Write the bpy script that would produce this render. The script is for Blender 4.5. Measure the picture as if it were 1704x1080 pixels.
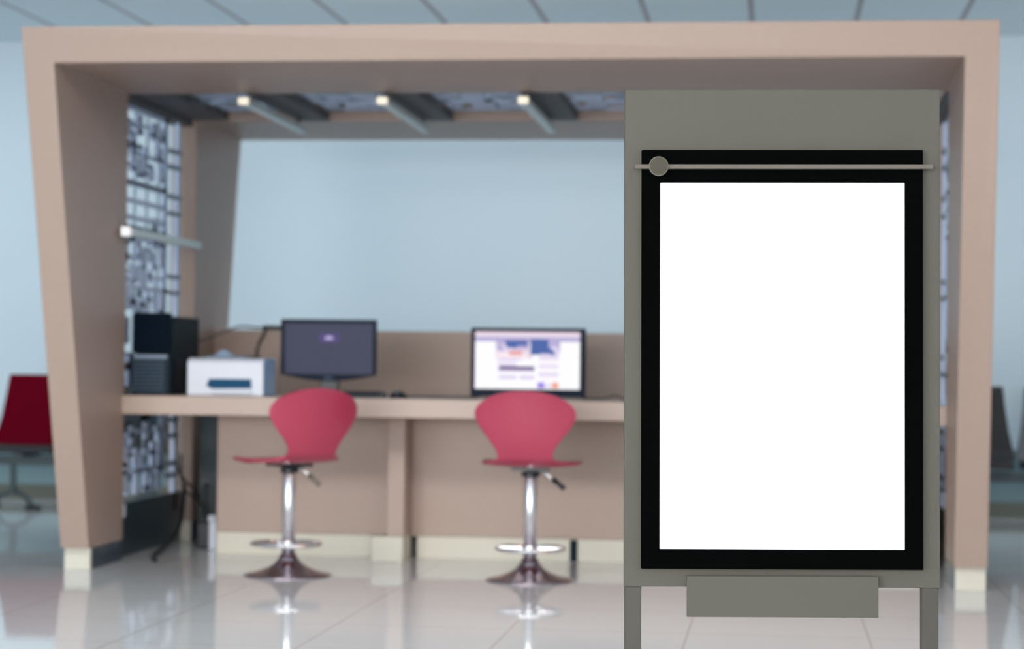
import bpy, bmesh, math, random
from mathutils import Vector, Matrix
for o in list(bpy.data.objects): bpy.data.objects.remove(o)
SC = bpy.context.scene; COL = SC.collection
PI = math.pi
# ---------------------------------------------------------------- camera
cd = bpy.data.cameras.new('camera'); cam = bpy.data.objects.new('camera', cd); COL.objects.link(cam)
cd.sensor_fit = 'HORIZONTAL'; cd.sensor_width = 36.0; cd.lens = 3600.0/1704.0*36.0
cd.clip_start = 0.1; cd.clip_end = 100
cam.matrix_world = Matrix(((0.99261738, -0.00924081, 0.1209353, 0.0),
                           (0.12075665, -0.01792051, -0.99252037, 0.0),
                           (0.01133892, 0.99979671, -0.01667232, 0.94),
                           (0, 0, 0, 1)))
cd.dof.use_dof = True; cd.dof.focus_distance = 4.98; cd.dof.aperture_fstop = 2.9; cd.dof.aperture_blades = 0
SC.camera = cam
# ---------------------------------------------------------------- view, world, lights
SC.view_settings.view_transform = 'Standard'; SC.view_settings.look = 'None'
SC.view_settings.exposure = 0.0; SC.view_settings.gamma = 1.0; SC.view_settings.use_curve_mapping = False
W = bpy.data.worlds.new('world'); SC.world = W; W.use_nodes = True
W.node_tree.nodes['Background'].inputs[0].default_value = (0.80, 0.90, 1.0, 1)
W.node_tree.nodes['Background'].inputs[1].default_value = 0.5
def area(name, loc, rot, sx, sy, power, col):
    l = bpy.data.lights.new(name, 'AREA'); l.shape = 'RECTANGLE'; l.size = sx; l.size_y = sy
    l.energy = power; l.color = col
    o = bpy.data.objects.new(name, l); COL.objects.link(o); o.location = loc; o.rotation_euler = rot
    return o
area('daylight_facade', (-2.6, -9.0, 1.6), (PI/2, 0, 0), 12, 2.6, 1350, (1.0, 0.975, 0.96))
for i, x in enumerate((-6.0, -2.0, 2.0)):
    area('wall_fill_back', (x, 12.0, 2.96), (0, 0, 0), 2.6, 0.6, 24, (0.86, 0.96, 1.0))  # unseen fill added to brighten the back wall
for x in (-2.7, -1.2, 0.3):
    l = area('booth_fill_front', (x, 6.3, 2.9), (math.radians(28), 0, 0), 1.0, 0.6, 18, (0.98, 1.0, 1.0))  # unseen fill added to lift the booth front and foreground floor
    l.data.spread = math.radians(130)
area('warm_fill_right', (3.2, 6.6, 2.9), (math.radians(45), 0, math.radians(40)), 0.6, 0.6, 22, (1.0, 0.52, 0.28))  # added warm light, no visible fixture, tints the right post

# ---------------------------------------------------------------- materials
def nodes(name):
    m = bpy.data.materials.new(name); m.use_nodes = True
    return m, m.node_tree, m.node_tree.nodes['Principled BSDF']
def mat(name, col, rough=0.5, metal=0.0, coat=0.0, spec=0.5, emit=None, es=1.0, var=0.0, scale=20, stretch=(1,1,1), bump=0.0):
    m, t, p = nodes(name)
    p.inputs['Base Color'].default_value = (*col, 1); p.inputs['Roughness'].default_value = rough
    p.inputs['Metallic'].default_value = metal; p.inputs['Coat Weight'].default_value = coat
    p.inputs['Specular IOR Level'].default_value = spec
    if emit: p.inputs['Emission Color'].default_value = (*emit, 1); p.inputs['Emission Strength'].default_value = es
    if var or bump:
        tc = t.nodes.new('ShaderNodeTexCoord'); mp = t.nodes.new('ShaderNodeMapping'); nz = t.nodes.new('ShaderNodeTexNoise')
        mp.inputs['Scale'].default_value = stretch; nz.inputs['Scale'].default_value = scale; nz.inputs['Detail'].default_value = 4
        t.links.new(tc.outputs['Object'], mp.inputs[0]); t.links.new(mp.outputs[0], nz.inputs['Vector'])
        if var:
            mx = t.nodes.new('ShaderNodeMix'); mx.data_type = 'RGBA'
            mx.inputs[6].default_value = (*[c*(1-var) for c in col], 1); mx.inputs[7].default_value = (*[min(1, c*(1+var)) for c in col], 1)
            t.links.new(nz.outputs['Fac'], mx.inputs[0]); t.links.new(mx.outputs[2], p.inputs['Base Color'])
        if bump:
            b = t.nodes.new('ShaderNodeBump'); b.inputs['Strength'].default_value = bump; b.inputs['Distance'].default_value = 0.002
            t.links.new(nz.outputs['Fac'], b.inputs['Height']); t.links.new(b.outputs[0], p.inputs['Normal'])
    return m
M = {}
M['laminate'] = mat('tan_laminate', (0.42, 0.31, 0.255), 0.45, var=0.05, scale=30, stretch=(1, 1, 4))
M['counter'] = mat('counter_laminate', (0.48, 0.365, 0.305), 0.4, var=0.05, scale=30, stretch=(4, 1, 1))
M['steel'] = mat('brushed_plinth_steel', (0.68, 0.65, 0.55), 0.45, spec=0.3, var=0.04, scale=40, stretch=(1, 1, 6))
M['wall'] = mat('pale_blue_wall_paint', (0.64, 0.76, 0.84), 0.6, var=0.015, scale=0.6)
M['darksteel'] = mat('dark_blue_steel', (0.06, 0.09, 0.13), 0.3, metal=0.5, var=0.3, scale=9, stretch=(1, 1, 0.1))
M['lowband'] = mat('muted_teal_band', (0.17, 0.27, 0.30), 0.5, var=0.03, scale=2)  # darker teal tone for the lower wall
M['baseboard'] = mat('grey_baseboard', (0.11, 0.12, 0.095), 0.45)
M['beamwood'] = mat('dark_rafter', (0.085, 0.08, 0.085), 0.6, var=0.08, scale=12)
M['lattice'] = mat('lavender_lattice_metal', (0.62, 0.74, 1.0), 0.5, var=0.05, scale=12)
M['clipgrey'] = mat('blue_grey_clip', (0.26, 0.33, 0.42), 0.5, var=0.05, scale=12)
M['latticedark'] = mat('lattice_shade_slate', (0.22, 0.32, 0.38), 0.5, var=0.08, scale=12)  # darker slate tone painted in for shaded lattice sides
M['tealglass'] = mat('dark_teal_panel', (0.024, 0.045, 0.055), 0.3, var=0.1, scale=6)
M['alu'] = mat('satin_aluminium', (0.66, 0.78, 0.80), 0.35, metal=0.1, var=0.03, scale=30)
M['warmcap'] = mat('warm_lamp_end', (0.9, 0.85, 0.7), 0.5, emit=(1.0, 0.85, 0.62), es=0.45)
M['coolcap'] = mat('cool_lamp_end', (0.9, 0.9, 0.92), 0.5, emit=(1.0, 0.97, 1.0), es=0.35)
M['black'] = mat('black_plastic', (0.012, 0.016, 0.022), 0.4, var=0.1, scale=20)
M['bluebezel'] = mat('dark_blue_bezel', (0.010, 0.017, 0.036), 0.45, spec=0.08, var=0.05, scale=20)
M['tower'] = mat('navy_black_case', (0.003, 0.009, 0.018), 0.5, spec=0.04, var=0.1, scale=20)
M['towerside'] = mat('case_side_metal', (0.008, 0.018, 0.024), 0.5, spec=0.06, var=0.1, scale=20)
M['silver'] = mat('silver_grille', (0.26, 0.33, 0.42), 0.5, spec=0.2, var=0.05, scale=30)
M['grille'] = mat('slate_grille', (0.02, 0.035, 0.05), 0.5, spec=0.15, var=0.05, scale=30)
M['slate'] = mat('slate_blue_slats', (0.07, 0.11, 0.16), 0.5, spec=0.2, var=0.05, scale=30)
M['white'] = mat('white_plastic', (0.75, 0.79, 0.88), 0.4, var=0.02, scale=10)
M['bluetint'] = mat('blue_printer_shell', (0.42, 0.66, 1.0), 0.4, var=0.03, scale=10)
M['slot'] = mat('deep_blue_slot', (0.012, 0.08, 0.17), 0.5, spec=0.1, var=0.1, scale=15)
M['smoke'] = mat('translucent_blue_cover', (0.30, 0.40, 0.55), 0.3, var=0.05, scale=15)
M['screenoff'] = mat('idle_screen', (0.02, 0.02, 0.03), 0.5, spec=0.15, emit=(0.038, 0.042, 0.075), es=1.0)
M['logo'] = mat('idle_screen_badge', (0.02, 0.02, 0.05), 0.5, spec=0.1, emit=(0.075, 0.05, 0.16), es=1)
M['logow'] = mat('idle_screen_mark', (0.02, 0.02, 0.02), 0.5, spec=0.1, emit=(0.42, 0.38, 0.62), es=1)
def sc(name, c): return mat(name, (0.02, 0.02, 0.02), 0.5, spec=0.1, emit=c, es=1.0)
M['s_white'] = sc('page_white', (0.97, 0.96, 1.0)); M['s_pink'] = sc('page_pink', (0.80, 0.66, 0.78))
M['s_lav'] = sc('page_lavender', (0.46, 0.40, 0.66)); M['s_blue'] = sc('page_blue', (0.06, 0.12, 0.38))
M['s_red'] = sc('page_salmon', (0.80, 0.36, 0.36)); M['s_purple'] = sc('page_purple', (0.18, 0.13, 0.27))
M['s_lilac'] = sc('page_lilac', (0.74, 0.66, 0.86)); M['s_pale'] = sc('page_pale_pink', (0.95, 0.80, 0.86))
M['s_violet'] = sc('page_violet', (0.32, 0.22, 0.75)); M['s_orange'] = sc('page_orange', (0.85, 0.35, 0.22))
M['seatred'] = mat('glossy_red_ply', (0.42, 0.036, 0.082), 0.35, coat=0.4, var=0.05, scale=8)
M['chrome'] = mat('chrome', (0.88, 0.86, 0.88), 0.28, metal=1.0, var=0.02, scale=30)
M['darkchrome'] = mat('dark_chrome', (0.42, 0.36, 0.40), 0.22, metal=1.0, var=0.05, scale=30)
M['benchred'] = mat('deep_red_upholstery', (0.125, 0.001, 0.010), 0.6, spec=0.02, var=0.08, scale=10)
M['benchblack'] = mat('black_upholstery', (0.008, 0.008, 0.012), 0.5, var=0.1, scale=10)
M['benchgrey'] = mat('grey_upholstery', (0.12, 0.13, 0.15), 0.5, var=0.08, scale=10)
M['benchsteel'] = mat('bench_grey_steel', (0.09, 0.12, 0.13), 0.5, spec=0.2, var=0.05, scale=20)
M['boardsteel'] = mat('olive_grey_sheet_steel', (0.136, 0.126, 0.100), 0.5, spec=0.2, var=0.05, scale=3)
M['legsteel'] = mat('bronze_grey_steel', (0.095, 0.085, 0.068), 0.45, spec=0.3, var=0.12, scale=14, stretch=(1, 1, 0.4))
M['frameblack'] = mat('satin_black_frame', (0.0025, 0.0028, 0.0028), 0.5, spec=0.0, var=0.1, scale=20)
M['poster'] = mat('backlit_white_sheet', (0.8, 0.8, 0.8), 0.5, spec=0.0, emit=(1, 1, 1), es=1.0)
M['nickel'] = mat('brushed_nickel', (0.20, 0.17, 0.14), 0.5, spec=0.15, var=0.05, scale=60, stretch=(0.3, 1, 1))
M['knobface'] = mat('dull_bronze_nickel', (0.10, 0.087, 0.062), 0.5, spec=0.15, var=0.08, scale=60)
M['nickeledge'] = mat('polished_nickel_rim', (0.25, 0.24, 0.18), 0.4, spec=0.3, var=0.05, scale=30)
M['cable'] = mat('black_cable', (0.015, 0.018, 0.02), 0.5, var=0.1, scale=20)

def grid_mat(name, base, line, sx, sy, ox, oy, w, rough, bumpy=False, spec=0.5):
    m, t, p = nodes(name); N = t.nodes; L = t.links
    g = N.new('ShaderNodeNewGeometry'); s = N.new('ShaderNodeSeparateXYZ'); L.new(g.outputs['Position'], s.inputs[0])
    def mth(op, a, b=None):
        n = N.new('ShaderNodeMath'); n.operation = op
        for i, v in enumerate((a, b)):
            if v is None: continue
            if isinstance(v, (int, float)): n.inputs[i].default_value = v
            else: L.new(v, n.inputs[i])
        return n.outputs[0]
    def edge(c, size, off):
        f = mth('FRACT', mth('DIVIDE', mth('SUBTRACT', c, off), size))
        d = mth('MINIMUM', f, mth('SUBTRACT', 1.0, f))
        return mth('LESS_THAN', d, w/2/size)
    e = edge(s.outputs[0], sx, ox)
    if sy: e = mth('MAXIMUM', e, edge(s.outputs[1], sy, oy))
    nz = N.new('ShaderNodeTexNoise'); nz.inputs['Scale'].default_value = 0.9; L.new(g.outputs['Position'], nz.inputs['Vector'])
    mx0 = N.new('ShaderNodeMix'); mx0.data_type = 'RGBA'
    mx0.inputs[6].default_value = (*[c*0.96 for c in base], 1); mx0.inputs[7].default_value = (*[min(1, c*1.04) for c in base], 1)
    L.new(nz.outputs['Fac'], mx0.inputs[0])
    mx = N.new('ShaderNodeMix'); mx.data_type = 'RGBA'; L.new(e, mx.inputs[0]); L.new(mx0.outputs[2], mx.inputs[6])
    mx.inputs[7].default_value = (*line, 1)
    L.new(mx.outputs[2], p.inputs['Base Color'])
    p.inputs['Roughness'].default_value = rough; p.inputs['Specular IOR Level'].default_value = spec
    return m
M['floor'] = grid_mat('polished_grey_tile', (0.74, 0.745, 0.755), (0.54, 0.49, 0.48), 0.62, 0.62, -1.533, 0.1, 0.006, 0.04, spec=0.5)
M['ceiling'] = grid_mat('blue_grey_ceiling_panels', (0.80, 0.92, 1.0), (0.42, 0.38, 0.42), 0.621, None, -0.158, 0, 0.03, 0.7)

# ---------------------------------------------------------------- mesh helpers
def finish(name, bm, m, parent=None, smooth=False, bevel=0.0, seg=2):
    bmesh.ops.recalc_face_normals(bm, faces=bm.faces)
    me = bpy.data.meshes.new(name); bm.to_mesh(me); bm.free()
    for k in (m if isinstance(m, (list, tuple)) else [m]): me.materials.append(M[k])
    if smooth:
        for p in me.polygons: p.use_smooth = True
    o = bpy.data.objects.new(name, me); COL.objects.link(o)
    if parent: o.parent = parent
    if bevel:
        b = o.modifiers.new('bevel', 'BEVEL'); b.width = bevel; b.segments = seg; b.limit_method = 'ANGLE'
    return o
def box(bm, x0, x1, y0, y1, z0, z1, mi=0):
    v = [bm.verts.new((x, y, z)) for x in (x0, x1) for y in (y0, y1) for z in (z0, z1)]
    for f in ((0,1,3,2), (4,6,7,5), (0,4,5,1), (2,3,7,6), (0,2,6,4), (1,5,7,3)):
        bm.faces.new([v[i] for i in f]).material_index = mi
def hexa(bm, a, b):      # a, b: two loops of n points
    va = [bm.verts.new(p) for p in a]; vb = [bm.verts.new(p) for p in b]; n = len(a)
    bm.faces.new(va); bm.faces.new(vb[::-1])
    for i in range(n): bm.faces.new([va[i], va[(i+1) % n], vb[(i+1) % n], vb[i]])
def B(*a): bm = bmesh.new(); box(bm, *a); return bm
def lathe(bm, prof, n=40, c=(0, 0, 0)):
    rings = []
    for r, z in prof:
        rings.append([bm.verts.new((c[0]+r*math.cos(2*PI*i/n), c[1]+r*math.sin(2*PI*i/n), c[2]+z)) for i in range(n)])
    for a, b in zip(rings, rings[1:]):
        for i in range(n): bm.faces.new([a[i], a[(i+1) % n], b[(i+1) % n], b[i]])
    bm.faces.new(rings[0][::-1]); bm.faces.new(rings[-1])
def tube(bm, pts, r, n=10, closed=False):
    pts = [Vector(p) for p in pts]; rings = []; m = len(pts); up = Vector((0, 0, 1))
    for i, p in enumerate(pts):
        a = pts[(i-1) % m] if (closed or i > 0) else p; b = pts[(i+1) % m] if (closed or i < m-1) else p
        d = (b-a).normalized(); u = up if abs(d.z) < 0.95 else Vector((1, 0, 0))
        s = d.cross(u).normalized(); t = s.cross(d)
        rings.append([bm.verts.new(p + (s*math.cos(2*PI*k/n)+t*math.sin(2*PI*k/n))*r) for k in range(n)])
    for i in range(m if closed else m-1):
        a, b = rings[i], rings[(i+1) % m]
        for k in range(n): bm.faces.new([a[k], a[(k+1) % n], b[(k+1) % n], b[k]])
    if not closed: bm.faces.new(rings[0][::-1]); bm.faces.new(rings[-1])
def smoothpts(P, n=8):   # catmull-rom
    P = [Vector(p) for p in P]; Q = [P[0]]+P+[P[-1]]; out = []
    for i in range(1, len(Q)-2):
        a, b, c, d = Q[i-1:i+3]
        for k in range(n):
            t = k/n; out.append(0.5*((2*b)+(c-a)*t+(2*a-5*b+4*c-d)*t*t+(3*b-a-3*c+d)*t**3))
    out.append(P[-1]); return out
def tag(o, label, cat, group=None, kind=None):
    o['label'] = label; o['category'] = cat
    if group: o['group'] = group
    if kind: o['kind'] = kind
    return o
def thing(name, label, cat, loc=(0, 0, 0), rot=(0, 0, 0), group=None):
    o = bpy.data.objects.new(name, None); COL.objects.link(o); o.location = loc; o.rotation_euler = rot
    o.empty_display_size = 0.1
    return tag(o, label, cat, group)
def struct(name, bm, m, label=None):
    o = finish(name, bm, m); o['kind'] = 'structure'
    if label: o['label'] = label; o['category'] = name.split('_')[0]
    return o
def part_box(name, m, parent, dims, bevel=0.0):
    return finish(name, B(*dims), m, parent, bevel=bevel)

# ---------------------------------------------------------------- room shell
XW, YW, ZC = 7.5, 13.72, 3.0
struct('floor', B(-9.6, XW, -10, YW, -0.1, 0), 'floor', 'polished pale grey tiled floor of the hall')
struct('ceiling', B(-9.6, XW, -10, YW+0.1, ZC, ZC+0.1), 'ceiling', 'pale blue-grey panelled ceiling with dark joints')
struct('wall_back', B(-9.6, XW, YW, YW+0.1, 0, ZC), 'wall', 'pale blue plain wall behind the booth')
struct('wall_left', B(-9.7, -9.6, -10, YW+0.1, 0, ZC), 'wall')
struct('wall_right', B(XW, XW+0.1, -10, YW+0.1, 0, ZC), 'wall')
struct('trim_1', B(-9.6, XW, YW-0.012, YW, 0.095, 0.42), 'lowband', 'muted teal band along the lower part of the back wall')
struct('baseboard_back', B(-9.6, XW, YW-0.015, YW, 0, 0.095), 'baseboard', 'grey baseboard along the foot of the pale wall')

# ---------------------------------------------------------------- booth portals
XL0, XL1, XR0, XR1 = -3.107, -2.98, 0.75, 0.887
def portal(name, label, yo, ybot, ytop, zb0, zb1, skew=0.0, rise=0.0):
    """inverted-U frame whose outer face leans out; yo: upright face, ybot/ytop: leaning face at bottom/top"""
    H = zb1; z0 = 0.095
    t = thing(name, label, 'booth frame', ((XL0+XR1)/2, yo, 0)); ox = (XL0+XR1)/2
    def fx(x): return (x-XL0)/(XR1-XL0)
    def yl(z, x=XL0): return ybot+(ytop+skew*fx(x)-ybot)*z/H
    def zz(x, z): return z+rise*fx(x) if z > 1 else z
    bm = bmesh.new()
    out = [(XL0, z0), (XL0, H), (XR1, H), (XR1, z0), (XR0, z0), (XR0, zb0), (XL1, zb0), (XL1, z0)]
    va = [bm.verts.new((x-ox, 0, z)) for x, z in out]; vb = [bm.verts.new((x-ox, yl(z, x)-yo, zz(x, z))) for x, z in out]
    for L in (va, vb):
        for q in ((0, 1, 6, 7), (1, 2, 5, 6), (2, 3, 4, 5)): bm.faces.new([L[i] for i in q])
    for i in range(8): bm.faces.new([va[i], va[(i+1) % 8], vb[(i+1) % 8], vb[i]])
    finish('frame', bm, 'laminate', t, bevel=0.003)
    for xa, xb in ((XL0, XL1), (XR0, XR1)):
        ya, yb = sorted((0.0, yl(0)-yo))
        finish('plinth', B(xa+0.006-ox, xb-0.004-ox, ya+0.006, yb-0.006, 0, z0), 'steel', t, bevel=0.002)
        xi = (xb-0.004 if xa < 0 else xa+0.002)-ox
        sgn = 1 if xa < 0 else -1
        finish('side_plate', B(min(xi, xi+sgn*0.003), max(xi, xi+sgn*0.003), ya+0.03, yb-0.006, 0, z0-0.002), 'darksteel', t)
    return t
portal('booth_frame', 'wide tan laminate portal frame at the front of the booth', 9.70, 9.232, 8.61, 2.152, 2.297, 0.26, 0.04)
portal('booth_frame', 'tan laminate portal frame at the rear of the booth, behind the counter', 10.88, 11.35, 11.86, 2.155, 2.325)
# low divider wall between the rear legs
dv = thing('low_partition', 'low tan partition panel behind the monitors between the rear posts', 'partition', (-1.115, 11.3, 0))
part_box('panel', 'laminate', dv, (-1.864, 1.864, -0.02, 0.02, 0.10, 1.088), 0.003)
part_box('plinth', 'steel', dv, (-1.864, 1.864, -0.014, 0.014, 0, 0.10), 0.002)
# added dark sheet where the rear-left post falls into shade below the counter
tag(finish('shade_sheet', B(-2.966, -2.45, 10.97, 10.99, 0.0, 0.70), 'tealglass'), 'added dark sheet standing in for the shade under the counter, left of the tan panel', 'board')

# ---------------------------------------------------------------- lattice screens
def strut_panel(rnd, U, V, cell, keep, wmin, wmax):
    """list of (u0,u1,v0,v1) bars in a pierced sheet"""
    out = []; nu = max(1, int(U/cell)); nv = max(1, int(V/cell)); cu, cv = U/nu, V/nv
    for i in range(nu):
        for j in range(nv):
            if rnd.random() < keep:
                w = cu*rnd.uniform(wmin, wmax); h = cv*rnd.uniform(0.55, 1.25)
                a = i*cu+rnd.uniform(0, cu-w*0.8); b = j*cv+rnd.uniform(-0.2, 0.3)*cv
                out.append((max(0, a), min(U, a+w), max(0, b), min(V, b+h)))
            if rnd.random() < 0.55:
                h = cv*rnd.uniform(0.14, 0.26); b = j*cv+rnd.uniform(0, 0.6)*cv
                out.append((i*cu, min(U, (i+1)*cu+0.01), max(0, b), min(V, b+h)))
    return out
def side_screen(name, label, X, sgn, seed, full=True):
    rnd = random.Random(seed)
    t = thing(name, label, 'screen', (X, 9.72, 0))
    U = 0.85; z0, z1 = 0.26, 2.13
    bm = bmesh.new()
    def bar(u0, u1, v0, v1, th=0.008):
        box(bm, -th, th, u0, u1, z0+v0, z0+v1)
    bar(0, 0.13, 0, z1-z0); bar(U-0.07, U, 0.10, z1-z0)
    for v in (0.12, 0.62, 1.0, 1.28, 1.5, z1-z0-0.02): bar(0, U, v, v+0.02)
    # two large slots
    for v in (1.33, 1.41, 1.49): bar(0.13, U-0.05, v, v+0.022)
    for (va, vb, k) in ((0.02, 0.26, 0.85), (0.26, 0.36, 0.15), (0.54, 0.72, 0.55), (0.74, 1.0, 0.8), (1.02, 1.3, 0.85), (1.54, 1.84, 0.6)):
        for (a, b, c, d) in strut_panel(rnd, U-0.18, vb-va, 0.09, k, 0.45, 0.95): bar(a+0.12, b+0.12, va+c, va+d)
    finish('pierced_sheet', bm, 'lattice', t)
    bm = bmesh.new()
    for (a, b, c, d) in strut_panel(rnd, U, z1-z0-0.1, 0.13, 0.17, 0.3, 0.9):
        if 1.30 < c < 1.54: continue
        box(bm, -sgn*0.035-0.005, -sgn*0.035+0.005, a, b, z0+0.05+c, z0+0.05+d)
    if full: box(bm, -sgn*0.035-0.005, -sgn*0.035+0.005, 0.1, 0.85, 0.26+0.30, 0.26+0.46)
    for a in (0.02, 0.22, 0.42, 0.62, 0.82): box(bm, -sgn*0.035-0.004, -sgn*0.035+0.004, a, a+0.012, z0+0.03, z1)
    for v in (0.1, 0.6, 1.3, 1.8): box(bm, -sgn*0.035-0.0045, -sgn*0.035+0.0045, 0.02, 0.834, z0+v, z0+v+0.012)
    finish('inner_shade_bars', bm, 'latticedark', t)  # second dark layer standing in for shade on the cut-out sides
    # hanging rail with clips
    bm = bmesh.new(); box(bm, -0.012, 0.012, 1.025, 1.075, 0.15, 2.15)
    finish('rail', bm, 'lattice', t, bevel=0.003)
    for z in (1.98, 1.90, 1.75, 1.665, 1.345, 1.265, 0.98, 0.90, 0.62, 0.54, 0.40, 0.34):
        part_box('clip', 'clipgrey', t, (-0.014, 0.014, U, 1.08, z-0.010, z+0.010))
    part_box('top_rail', 'beamwood', t, (-0.05, 0.05, -0.01, 1.15, 2.13, 2.20))
    part_box('kick_panel', 'tealglass', t, (-0.012, 0.012, -0.01, 1.15, 0.0, 0.25))
    part_box('outlet_box', 'white', t, (sgn*0.012, sgn*0.05, 0.0, 0.08, 0.19, 0.25), 0.004)
    return t
side_screen('lattice_screen', 'lavender pierced metal screen on the left side of the booth, behind the black computer tower', -3.045, 1, 5)
side_screen('lattice_screen', 'lavender pierced metal screen on the right side, barely seen beside the signboard', 0.815, -1, 11, False)
# ceiling lattice and rafters
t = thing('overhead_lattice', 'lavender pierced metal canopy spanning the booth overhead', 'screen', (-2.98, 9.70, 2.205))
bm = bmesh.new(); rnd = random.Random(3)
for (a, b, c, d) in strut_panel(rnd, 3.73, 1.16, 0.13, 0.72, 0.4, 0.95): box(bm, a, b, c, d, 0, 0.012)
for c in (0.0, 0.55, 1.13): box(bm, 0, 3.73, c, c+0.03, 0.001, 0.011)
finish('pierced_sheet', bm, 'lattice', t)
bm = bmesh.new()
for (a, b, c, d) in strut_panel(rnd, 3.73, 1.16, 0.16, 0.45, 0.3, 0.9): box(bm, a, b, c, d, 0.03, 0.04)
for c in (0.1, 0.4, 0.7, 1.0): box(bm, 0, 3.73, c, c+0.02, 0.031, 0.039)
for k in range(24): box(bm, 0.02+k*0.158, 0.03+k*0.158, 0.02, 1.14, 0.032, 0.038)
finish('upper_bars', bm, 'latticedark', t)
part_box('side_rafter', 'beamwood', t, (0.0, 0.17, 0, 1.17, -0.045, -0.002))
for x in (-2.41, -1.77, -1.13, -0.49, 0.15):
    part_box('rafter', 'beamwood', t, (x+2.98-0.03, x+2.98+0.13, 0.0, 1.17, -0.05, -0.002))
# light bars below the rafters
for i, (x, lab) in enumerate(((-2.41, 'leftmost of the three slim aluminium light bars under the booth canopy'),
                              (-1.77, 'middle one of the three slim aluminium light bars under the booth canopy'),
                              (-1.13, 'rightmost of the three slim aluminium light bars under the canopy, nearest the signboard'))):
    t = thing('light_bar', lab, 'light', (x, 10.22, 2.10), group='ceiling light bars of the booth')
    part_box('housing', 'alu', t, (-0.021, 0.021, -0.61, 0.63, -0.010, 0.020), 0.003)
    part_box('end_cap', 'warmcap', t, (-0.023, 0.023, -0.635, -0.61, -0.010, 0.021), 0.002)
    for y in (-0.45, 0.5): part_box('hanger', 'beamwood', t, (-0.008, 0.008, y-0.01, y+0.01, 0.020, 0.0555))
t = thing('light_bar', 'horizontal aluminium light bar fixed across the left lattice screen', 'light', (-2.93, 10.13, 1.507))
part_box('housing', 'alu', t, (-0.018, 0.018, -0.58, 0.63, -0.018, 0.018), 0.003)
part_box('end_cap', 'coolcap', t, (-0.020, 0.020, -0.62, -0.58, -0.022, 0.020), 0.003)
for y in (-0.3, 0.4): part_box('bracket', 'alu', t, (-0.105, -0.018, y-0.015, y+0.015, -0.006, 0.006))

# ---------------------------------------------------------------- counter desk
t = thing('computer_counter', 'long tan laminate counter with post and panels carrying the computers', 'counter', (-2.98, 9.66, 0))
part_box('counter_top', 'counter', t, (0.0, 3.73, 0.0, 0.80, 0.675, 0.76), 0.003)
part_box('support_post', 'laminate', t, (1.195, 1.275, 0.27, 0.51, 0.115, 0.675), 0.002)
part_box('front_panel', 'laminate', t, (0.326, 1.195, 0.49, 0.52, 0.103, 0.675), 0.002)
part_box('front_panel', 'laminate', t, (1.275, 3.72, 0.49, 0.52, 0.103, 0.675), 0.002)
part_box('plinth', 'steel', t, (0.326, 1.12, 0.492, 0.518, 0, 0.102), 0.002)
part_box('plinth', 'steel', t, (1.30, 3.72, 0.492, 0.518, 0, 0.102), 0.002)
part_box('post_plinth', 'steel', t, (1.12, 1.27, 0.274, 0.506, 0, 0.114), 0.002)
part_box('joint_strip', 'towerside', t, (1.08, 1.115, 0.484, 0.492, 0, 0.10))
part_box('joint_strip', 'towerside', t, (2.03, 2.065, 0.484, 0.492, 0, 0.10))

# ---------------------------------------------------------------- things on the counter
ZT = 0.761
t = thing('computer_tower', 'black desktop computer tower with silver lower grille, left end of counter', 'computer', (-2.905, 9.86, ZT))
part_box('case', 'towerside', t, (-0.085, 0.095, 0.03, 0.50, 0.0, 0.368), 0.004)
part_box('front_bezel', 'tower', t, (-0.090, 0.088, 0.0, 0.05, 0.195, 0.385), 0.008)
bm = bmesh.new(); box(bm, -0.092, 0.088, -0.006, 0.04, 0.0, 0.185)
finish('lower_bezel', bm, 'grille', t, bevel=0.006)
part_box('trim_strip', 'silver', t, (-0.080, 0.082, -0.014, 0.0, 0.168, 0.188), 0.003)
bm = bmesh.new()
for k in range(8): box(bm, -0.078, 0.060, -0.012, -0.004, 0.02+k*0.018, 0.027+k*0.018)
box(bm, -0.080, -0.076, -0.0118, -0.004, 0.015, 0.158); box(bm, 0.058, 0.063, -0.0118, -0.004, 0.015, 0.158)
finish('vent_grille', bm, 'slate', t)
part_box('side_badge', 'bluebezel', t, (0.095, 0.098, 0.07, 0.20, 0.02, 0.17), 0.001)

t = thing('printer', 'white laser printer with a blue paper slot, between tower and left monitor', 'printer', (-2.552, 9.88, ZT))
bm = bmesh.new()
# body with a rounded front top
prof = [(0.0, 0.0), (-0.0, 0.155), (0.012, 0.167), (0.04, 0.175), (0.24, 0.175), (0.25, 0.165), (0.25, 0.0)]
n = len(prof); va = [bm.verts.new((-0.182, y, z)) for y, z in prof]; vb = [bm.verts.new((0.182, y, z)) for y, z in prof]
bm.faces.new(va); f = bm.faces.new(vb[::-1]); f.material_index = 1
for i in range(n): bm.faces.new([va[i], va[(i+1) % n], vb[(i+1) % n], vb[i]])
finish('body', bm, ['white', 'bluetint'], t, bevel=0.004)
bm = bmesh.new()
pts = [(-0.09, 0.045), (-0.075, 0.078), (0.125, 0.078), (0.128, 0.035), (-0.06, 0.032)]
hexa(bm, [(x, -0.004, z) for x, z in pts], [(x, 0.01, z) for x, z in pts])
finish('paper_slot', bm, 'slot', t)
part_box('front_tray', 'white', t, (-0.06, 0.13, -0.018, 0.0, 0.012, 0.027), 0.003)
bm = bmesh.new(); hexa(bm, [(-0.13, 0.05, 0.175), (0.10, 0.05, 0.175), (0.10, 0.20, 0.175), (-0.13, 0.20, 0.175)],
                       [(-0.10, 0.09, 0.187), (0.06, 0.09, 0.186), (0.06, 0.17, 0.186), (-0.10, 0.17, 0.187)])
finish('top_cover', bm, 'smoke', t, bevel=0.004)
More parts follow.
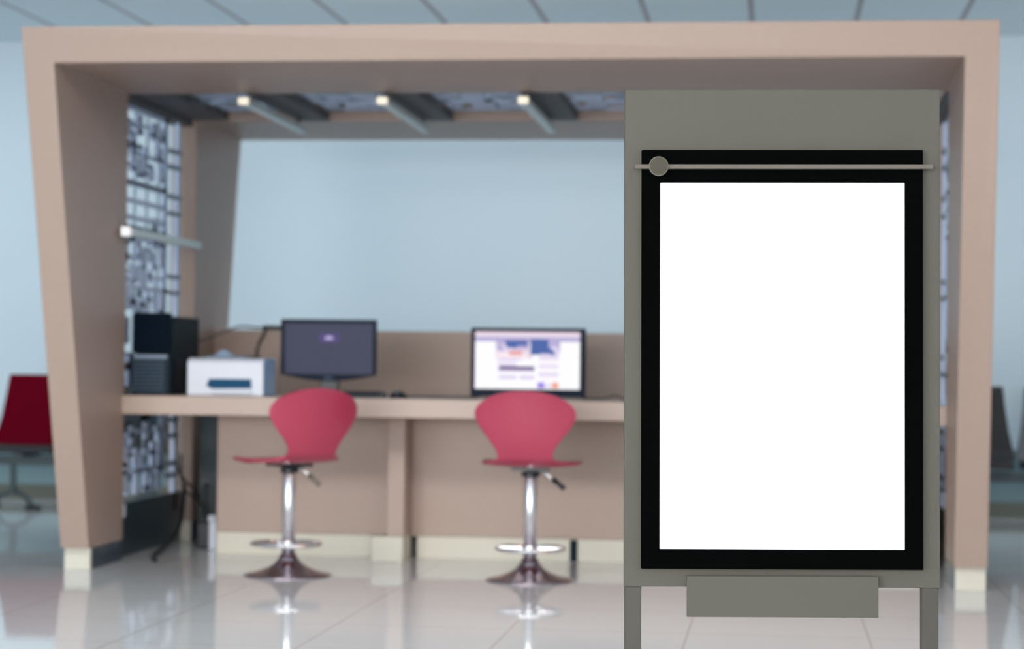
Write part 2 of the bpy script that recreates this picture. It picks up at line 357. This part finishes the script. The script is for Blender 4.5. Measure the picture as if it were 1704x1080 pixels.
bm = bmesh.new(); hexa(bm, [(-0.085, 0.10, 0.185), (0.01, 0.10, 0.185), (0.01, 0.15, 0.185), (-0.085, 0.15, 0.185)],
                       [(-0.05, 0.12, 0.213), (-0.03, 0.12, 0.213), (-0.03, 0.14, 0.213), (-0.05, 0.14, 0.213)])
finish('paper_guide', bm, 'smoke', t, bevel=0.003)
part_box('output_recess', 'bluebezel', t, (0.07, 0.13, 0.06, 0.18, 0.175, 0.183), 0.002)

# left monitor
t = thing('monitor', 'dark idle monitor with a small purple badge on its screen', 'monitor', (-2.118, 10.15, ZT))
bm = bmesh.new()
zt, zb = 0.366, 0.100
def outline(inset=0.0):
    P = [(-0.235+inset, zt-inset), (0.235-inset, zt-inset), (0.235-inset, zb+inset)]
    for k in range(1, 8):
        u = k/8; P.append(((0.235-inset)*(1-2*u), zb+inset-0.030*math.sin(PI*u)))
    P.append((-0.235+inset, zb+inset)); return P
hexa(bm, [(x, 0, z) for x, z in outline()], [(x*0.97, 0.045, z) for x, z in outline(0.004)])
finish('bezel', bm, 'bluebezel', t, bevel=0.004)
def rect(bm, x0, x1, z0, z1, y, mi, th=0.0012):
    box(bm, x0, x1, y-th, y, z0, z1, mi)
bm = bmesh.new(); rect(bm, -0.213, 0.213, 0.105, 0.346, 0.0, 0)
rect(bm, -0.045, 0.05, 0.255, 0.30, -0.0013, 1, 0.0006); rect(bm, -0.018, 0.022, 0.268, 0.284, -0.002, 2, 0.0006)
rect(bm, -0.006, 0.010, 0.284, 0.289, -0.002, 2, 0.0006)
finish('screen', bm, ['screenoff', 'logo', 'logow'], t)
part_box('badge', 'slate', t, (-0.02, 0.02, -0.002, 0.0, 0.082, 0.092))
part_box('stand_neck', 'black', t, (-0.045, 0.045, 0.02, 0.06, 0.008, 0.12), 0.005)
bm = bmesh.new(); lathe(bm, [(0.12, 0), (0.12, 0.006), (0.05, 0.014)], 32, (0, 0.03, 0)); finish('stand_base', bm, 'black', t)
part_box('back_shell', 'black', t, (-0.16, 0.16, 0.045, 0.075, 0.13, 0.33), 0.01)

# right monitor
t = thing('monitor', 'black framed monitor showing a bright white web page', 'monitor', (-1.160, 10.15, ZT))
part_box('bezel', 'bluebezel', t, (-0.272, 0.272, 0.0, 0.045, 0.008, 0.333), 0.005)
part_box('stand_base', 'black', t, (-0.13, 0.13, -0.03, 0.09, 0.0, 0.010), 0.003)
part_box('back_shell', 'black', t, (-0.2, 0.2, 0.045, 0.08, 0.05, 0.28), 0.01)
bm = bmesh.new()
mats = ['s_white', 's_pink', 's_lav', 's_blue', 's_red', 's_purple', 's_lilac', 's_pale', 's_violet', 's_orange']
SW, SH = 0.498, 0.270; sx0, sz0 = -0.251, 0.045
# rectangles measured on the page: fractions of the screen, u right, v down
R = [(0, 1, 0, 1, 0), (0, 1, 0, .075, 1), (0, 1, .085, .17, 2),
     (.20, .52, .12, .30, 2), (.20, .55, .30, .47, 1), (.21, .50, .38, .46, 7), (.68, .81, .12, .36, 2), (.70, .80, .30, .44, 6), (.21, .80, .12, .20, 2), (.29, .50, .15, .24, 3), (.22, .36, .22, .30, 6), (.30, .40, .20, .28, 3), (.23, .45, .30, .38, 6),
     (.32, .45, .33, .41, 4), (.22, .33, .36, .46, 7), (.22, .27, .24, .33, 2), (.53, .70, .13, .40, 3), (.66, .76, .28, .40, 3), (.62, .72, .38, .44, 6),
     (.70, .79, .14, .24, 2), (.73, .79, .25, .32, 6), (.22, .45, .47, .52, 6), (.22, .40, .55, .60, 6), (.23, .57, .60, .67, 5), (.22, .57, .67, .70, 6), (.40, .57, .50, .57, 0),
     (.23, .40, .76, .83, 6), (.43, .57, .76, .83, 6),
     (.61, .80, .43, .48, 6), (.62, .79, .51, .53, 7), (.61, .80, .57, .62, 6), (.62, .79, .65, .67, 7), (.61, .80, .71, .77, 6), (.62, .79, .81, .83, 7),
     (.60, .67, .88, .98, 8), (.69, .73, .90, .97, 6), (.74, .80, .88, .98, 9)]
for k, (a, b, c, d, mi) in enumerate(R):
    y = -0.0002*k
    rect(bm, sx0+a*SW, sx0+b*SW, sz0+(1-d)*SH, sz0+(1-c)*SH, y, mi, 0.0002)
finish('screen', bm, mats, t)

bm = bmesh.new()
t = thing('keyboard', 'black computer keyboard lying in front of the idle monitor', 'keyboard', (-2.03, 9.93, ZT))
bm = bmesh.new(); hexa(bm, [(-0.225, -0.07, 0), (0.225, -0.07, 0), (0.225, 0.07, 0), (-0.225, 0.07, 0)],
                       [(-0.222, -0.067, 0.012), (0.222, -0.067, 0.012), (0.222, 0.067, 0.024), (-0.222, 0.067, 0.024)])
finish('case', bm, 'black', t, bevel=0.002)
bm = bmesh.new()
for i in range(16):
    for j in range(5):
        y = -0.055+j*0.024; z = 0.0125+(y+0.067)*0.0896
        box(bm, -0.212+i*0.0265, -0.212+i*0.0265+0.022, y, y+0.02, z, z+0.005)
finish('keys', bm, 'bluebezel', t)
bm = bmesh.new()
rings = []
for k in range(7):
    a = k/6*PI/2; zz = 0.034*math.sin(a); s = math.cos(a)
    rings.append([bm.verts.new((0.042*max(s, 0.02)*math.cos(2*PI*i/20), 0.055*max(s, 0.02)*math.sin(2*PI*i/20), zz)) for i in range(20)])
for a, b in zip(rings, rings[1:]):
    for i in range(20): bm.faces.new([a[i], a[(i+1) % 20], b[(i+1) % 20], b[i]])
bm.faces.new(rings[0][::-1]); bm.faces.new(rings[-1])
t = thing('mouse', 'black computer mouse on the counter, right of the keyboard', 'mouse', (-1.722, 9.84, ZT))
finish('shell', bm, 'black', t, smooth=True)
part_box('scroll_wheel', 'silver', t, (-0.003, 0.003, -0.038, -0.022, 0.022, 0.031))
# small black device on top edge of partition behind the left monitor + cables
t = thing('small_router', 'small flat black box on the partition top behind the idle monitor', 'device', (-2.655, 11.3, 1.089))
part_box('case', 'black', t, (-0.055, 0.055, -0.04, 0.04, 0, 0.024), 0.004)
part_box('antenna', 'black', t, (0.04, 0.048, 0.0, 0.008, 0.024, 0.035))
def cable(name, label, pts, r=0.004, m='cable', group=None):
    bm = bmesh.new(); tube(bm, smoothpts(pts), r, 8); o = finish(name, bm, m, smooth=True)
    return tag(o, label, 'cable', group)
cable('cable', 'thin dark cable running from the tower up to the flat black box', [(-2.81, 10.37, 1.02), (-2.80, 10.6, 1.045), (-2.79, 10.9, 1.085), (-2.78, 11.1, 1.105), (-2.74, 11.25, 1.10), (-2.712, 11.3, 1.10)], 0.005)
cable('cable', 'dark cable dropping from the flat black box behind the printer', [(-2.69, 11.255, 1.095), (-2.70, 11.24, 1.06), (-2.735, 11.25, 0.98), (-2.74, 11.25, 0.80), (-2.74, 11.25, 0.5), (-2.74, 11.2, 0.012)], 0.007)
cable('cable', 'black mouse lead lying on the counter left of the bright monitor', [(-1.722, 9.90, ZT+0.006), (-1.72, 10.0, ZT+0.004), (-1.65, 10.10, ZT+0.004), (-1.45, 10.06, ZT+0.004), (-1.40, 10.2, ZT+0.004)], 0.0035)
cable('cable', 'thin lead looping on the counter right of the bright monitor', [(-0.90, 10.2, ZT+0.004), (-0.80, 10.15, ZT+0.004), (-0.74, 10.1, ZT+0.02), (-0.68, 10.0, ZT+0.004), (-0.55, 10.05, ZT+0.004)], 0.0035)
# under the counter, left gap
cable('cable', 'thick dark cable slanting over the floor under the counter, left', [(-2.80, 9.62, 0.012), (-2.86, 9.8, 0.012), (-2.90, 10.05, 0.02), (-2.92, 10.3, 0.05), (-2.93, 10.5, 0.12), (-2.94, 10.6, 0.3)], 0.012)
cable('cable', 'loose dark cable hanging beside the rail under the counter', [(-2.95, 10.45, 0.67), (-2.96, 10.5, 0.5), (-2.93, 10.45, 0.38), (-2.90, 10.55, 0.30), (-2.93, 10.75, 0.26), (-2.90, 10.85, 0.15), (-2.88, 10.9, 0.012)], 0.006)
cable('cable', 'looped dark cable in the shaded gap left of the tan panel', [(-2.96, 10.6, 0.45), (-2.92, 10.5, 0.30), (-2.86, 10.55, 0.24), (-2.83, 10.62, 0.30), (-2.85, 10.7, 0.2), (-2.82, 10.6, 0.1)], 0.006)
t = thing('power_strip', 'black power strip with a tall white adapter in the gap under the counter', 'power strip', (-2.74, 10.45, 0))
part_box('strip', 'black', t, (-0.08, 0.07, -0.06, 0.06, 0, 0.13), 0.01)
part_box('adapter', 'white', t, (-0.005, 0.032, -0.10, -0.062, 0.0, 0.135), 0.006)
part_box('plug', 'white', t, (-0.03, 0.01, -0.03, 0.02, 0.13, 0.16), 0.005)

# ---------------------------------------------------------------- bar stools
def stool(loc, rz, label, leverangle, black=True):
    t = thing('bar_stool', label, 'stool', loc, (0, 0, rz), group='red bar stools at the counter')
    # forward is +Y (towards the counter), the back is at -Y
    bm = bmesh.new()
    lathe(bm, [(0.190, 0.0), (0.190, 0.005), (0.172, 0.010), (0.13, 0.020), (0.09, 0.034), (0.06, 0.052), (0.042, 0.075), (0.034, 0.095)], 48)
    finish('base', bm, 'darkchrome', t, smooth=True)
    bm = bmesh.new(); lathe(bm, [(0.028, 0.09), (0.028, 0.445), (0.024, 0.45), (0.024, 0.478)], 32)
    finish('column', bm, 'chrome', t, smooth=True)
    bm = bmesh.new(); lathe(bm, [(0.036, 0.445), (0.040, 0.45), (0.040, 0.46), (0.03, 0.465)], 32)
    box(bm, -0.075, 0.075, -0.075, 0.075, 0.472, 0.484)
    finish('seat_mount', bm, 'black', t)
    # footrest: D-shaped loop held by the column
    bm = bmesh.new()
    P = [(0.145*math.cos(a), 0.02+0.155*math.sin(a), 0.135) for a in [2*PI*k/32 for k in range(32)]]
    tube(bm, P, 0.0085, 10, True); lathe(bm, [(0.036, 0.12), (0.036, 0.15)], 24)
    tube(bm, [(-0.145, 0.02, 0.135), (0.145, 0.02, 0.135)], 0.0085, 8)
    finish('footrest', bm, 'chrome', t, smooth=False)
    # lever
    a = leverangle
    d = Vector((math.cos(a), math.sin(a), 0))
    bm = bmesh.new(); tube(bm, [d*0.03+Vector((0, 0, 0.47)), d*0.07+Vector((0, 0, 0.465)), d*0.115+Vector((0, 0, 0.435))], 0.005, 8)
    lv = finish('lever', bm, 'chrome', t, smooth=True)
    bm = bmesh.new(); tube(bm, [d*0.112+Vector((0, 0, 0.437)), d*0.168+Vector((0, 0, 0.40))], 0.011, 10)
    finish('grip', bm, 'black' if black else 'nickel', lv, smooth=True)
    # bent plywood shell as a ruled sheet: (y, z, half width, cup)
    prof = [(0.200, 0.478, 0.100, 0.0), (0.192, 0.492, 0.150, 0.0), (0.15, 0.500, 0.196, 0.004), (0.08, 0.499, 0.212, 0.008), (0.0, 0.494, 0.213, 0.010),
            (-0.08, 0.492, 0.198, 0.012), (-0.135, 0.497, 0.165, 0.012), (-0.172, 0.510, 0.128, 0.010)]
    back = [(-0.172, 0.510, 0.128, 0.010), (-0.194, 0.530, 0.114, 0.012), (-0.206, 0.560, 0.116, 0.016), (-0.218, 0.60, 0.140, 0.024), (-0.228, 0.65, 0.178, 0.032),
            (-0.237, 0.70, 0.204, 0.038), (-0.243, 0.735, 0.202, 0.038), (-0.248, 0.763, 0.181, 0.032), (-0.252, 0.785, 0.147, 0.022), (-0.255, 0.800, 0.104, 0.012), (-0.257, 0.809, 0.062, 0.006), (-0.258, 0.813, 0.025, 0.002)]
    def sheet(name, pr, vertical):
        S = smoothpts([(p[0], p[1], p[2]) for p in pr], 4); Cc = smoothpts([(p[3], 0, 0) for p in pr], 4)
        bm = bmesh.new(); NU = 16; rows = []
        for s, c in zip(S, Cc):
            y, z, w = s; cup = c[0]; r = []
            for k in range(NU+1):
                u = -1+2*k/NU
                if vertical: r.append(bm.verts.new((w*1.03*u, y+cup*u*u*(w/0.2), z)))
                else: r.append(bm.verts.new((w*u, y, z+cup*u*u*u*u)))
            rows.append(r)
        for a_, b_ in zip(rows, rows[1:]):
            for k in range(NU): bm.faces.new([a_[k], a_[k+1], b_[k+1], b_[k]])
        o = finish(name, bm, 'seatred', t, smooth=True)
        m = o.modifiers.new('solid', 'SOLIDIFY'); m.thickness = 0.012; m.offset = 0
        b = o.modifiers.new('bevel', 'BEVEL'); b.width = 0.003; b.segments = 2; b.limit_method = 'ANGLE'; b.angle_limit = 1.0
        return o
    sheet('seat', prof, False); sheet('backrest', back, True)
    return t
stool((-2.083, 9.19, 0), math.radians(42), 'red bent-ply swivel stool turned left, in front of the idle monitor', math.radians(-70), False)
stool((-1.034, 9.21, 0), math.radians(-1), 'red bent-ply swivel stool squarely facing the bright monitor, black lever grip', math.radians(-25), True)

# ---------------------------------------------------------------- waiting benches
def bench(name, label, X0, seats, beam0, beam1, columns, Y=13.0):
    t = thing(name, label, 'bench', (X0, Y, 0))
    for x, m in seats:
        x -= X0
        bm = bmesh.new()
        # back: slightly curved slab, wider at its foot
        for j in range(6):
            pass
        a = [(-0.232, -0.02, 0.455-0.07), (0.232, -0.02, 0.385), (0.232, 0.01, 0.385), (-0.232, 0.01, 0.385)]
        def loop(z, w, y0, th): return [(x-w, y0, z), (x+w, y0, z), (x+w, y0+th, z), (x-w, y0+th, z)]
        L = [loop(0.385, 0.285, -0.06, 0.03), loop(0.45, 0.275, -0.03, 0.03), loop(0.55, 0.255, 0.0, 0.03), loop(0.70, 0.235, 0.03, 0.03), loop(0.82, 0.225, 0.06, 0.028)]
        V = [[bm.verts.new(p) for p in l] for l in L]
        bm.faces.new(V[0][::-1]); bm.faces.new(V[-1])
        for p, q in zip(V, V[1:]):
            for i in range(4): bm.faces.new([p[i], p[(i+1) % 4], q[(i+1) % 4], q[i]])
        finish('backrest', bm, m, t, bevel=0.008)
        bm = bmesh.new(); hexa(bm, [(x-0.24, -0.48, 0.352), (x+0.24, -0.48, 0.352), (x+0.27, -0.05, 0.34), (x-0.27, -0.05, 0.34)],
                               [(x-0.235, -0.47, 0.395), (x+0.235, -0.47, 0.395), (x+0.265, -0.05, 0.385), (x-0.265, -0.05, 0.385)])
        finish('seat', bm, 'benchblack', t, bevel=0.006)
        part_box('seat_bracket', 'benchsteel', t, (x-0.03, x+0.03, -0.40, -0.06, 0.325, 0.345))
    part_box('beam', 'benchsteel', t, (beam0-X0, beam1-X0, -0.26, -0.18, 0.27, 0.325), 0.004)
    for x in columns:
        x -= X0
        part_box('column', 'benchsteel', t, (x-0.014, x+0.014, -0.24, -0.20, 0.09, 0.27), 0.003)
        for s in (-1, 1):
            bm = bmesh.new(); tube(bm, [(x, -0.22, 0.115), (x+s*0.08, -0.22-s*0.04, 0.085), (x+s*0.15, -0.22-s*0.09, 0.035)], 0.016, 8)
            lg = finish('leg', bm, 'benchsteel', t, smooth=True)
            finish('foot_pad', B(x+s*0.16-0.045, x+s*0.16+0.045, -0.22-s*0.09-0.02, -0.22-s*0.09+0.02, 0, 0.03), 'benchblack', lg, bevel=0.005)
    return t
bench('waiting_bench', 'waiting bench with a deep red seat on a steel beam, left behind the booth', -4.5,
      [(-4.53, 'benchred'), (-3.93, 'benchblack')], -6.2, -3.6, (-4.62, -3.75))
bench('waiting_bench', 'black and grey waiting seats on a steel beam, right behind the booth', 1.4,
      [(1.115, 'benchblack'), (1.69, 'benchgrey')], 0.85, 3.4, (1.95,))

# ---------------------------------------------------------------- signboard in the foreground
K = 728.7
TILT = math.radians(0.5)
t = thing('signboard', 'free-standing grey steel signboard with black-framed backlit blank poster', 'signboard', (0.0191, 5.0, 0.4284), (0, -TILT, math.radians(5.70)))
def U(x): return (x-1302.5)/K
def V(y): return (978.5-y)/K
def pb(name, m, x0, x1, y0, y1, w0, w1, bevel=0.0, parent=None):   # w towards the viewer = -Y
    return finish(name, B(U(x0), U(x1), -w1, -w0, V(y1), V(y0)), m, parent or t, bevel=bevel)
pb('back_panel', 'boardsteel', 1040, 1566, 147, 978.5, -0.04, 0.0, 0.0015)
bm = bmesh.new()
o_ = [(U(1068), V(947)), (U(1534.5), V(947)), (U(1534.5), V(250)), (U(1068), V(250))]
i_ = [(U(1098.5), V(914)), (U(1504), V(914)), (U(1504), V(305)), (U(1098.5), V(305))]
def ring(y): return [bm.verts.new((x, y, z)) for x, z in o_], [bm.verts.new((x, y, z)) for x, z in i_]
of, inf = ring(-0.030); ob, inb = ring(0.0)
for k in range(4):
    j = (k+1) % 4
    bm.faces.new([of[k], of[j], inf[j], inf[k]]); bm.faces.new([ob[k], ob[j], inb[j], inb[k]])
    bm.faces.new([of[k], of[j], ob[j], ob[k]]); bm.faces.new([inf[k], inf[j], inb[j], inb[k]])
finish('poster_frame', bm, 'frameblack', t, bevel=0.0012)
pb('poster_sheet', 'poster', 1096, 1506, 303, 916, 0.002, 0.027)
pb('rod', 'nickel', 1056, 1549, 275.3, 283, 0.040, 0.048, 0.001)
for x in (1075, 1528): pb('rod_standoff', 'nickel', x-3, x+3, 276, 282, 0.030, 0.040)
bm = bmesh.new(); lathe(bm, [(0.0212, 0.0), (0.0222, 0.001), (0.0222, 0.007)], 48)
kn = finish('knob', bm, 'nickeledge', t, smooth=False); kn.location = (U(1095), -0.057, V(279)); kn.rotation_euler = (-PI/2, 0, 0)
bm = bmesh.new(); lathe(bm, [(0.0205, 0.0), (0.0205, 0.0015)], 48)
kf = finish('knob_face', bm, 'knobface', kn); kf.location = (0, 0, -0.0012)
pb('label_plate', 'boardsteel', 1143.5, 1461, 958.5, 1026.5, 0.020, 0.026, 0.0008)
pb('plate_bracket', 'boardsteel', 1180, 1425, 962, 975, 0.0, 0.020)
for x0, x1 in ((1041, 1069), (1536, 1563.5)):
    xm = U((x0+x1)/2); zb = -(0.4284+math.sin(TILT)*xm)/math.cos(TILT)+0.001
    lg = finish('leg', B(U(x0), U(x1), 0.002, 0.040, zb+0.008, 0.0), 'legsteel', t, bevel=0.002)
    finish('foot_plate', B(xm-0.03, xm+0.03, -0.13, 0.17, zb+0.0005, zb+0.0085), 'legsteel', lg, bevel=0.002)
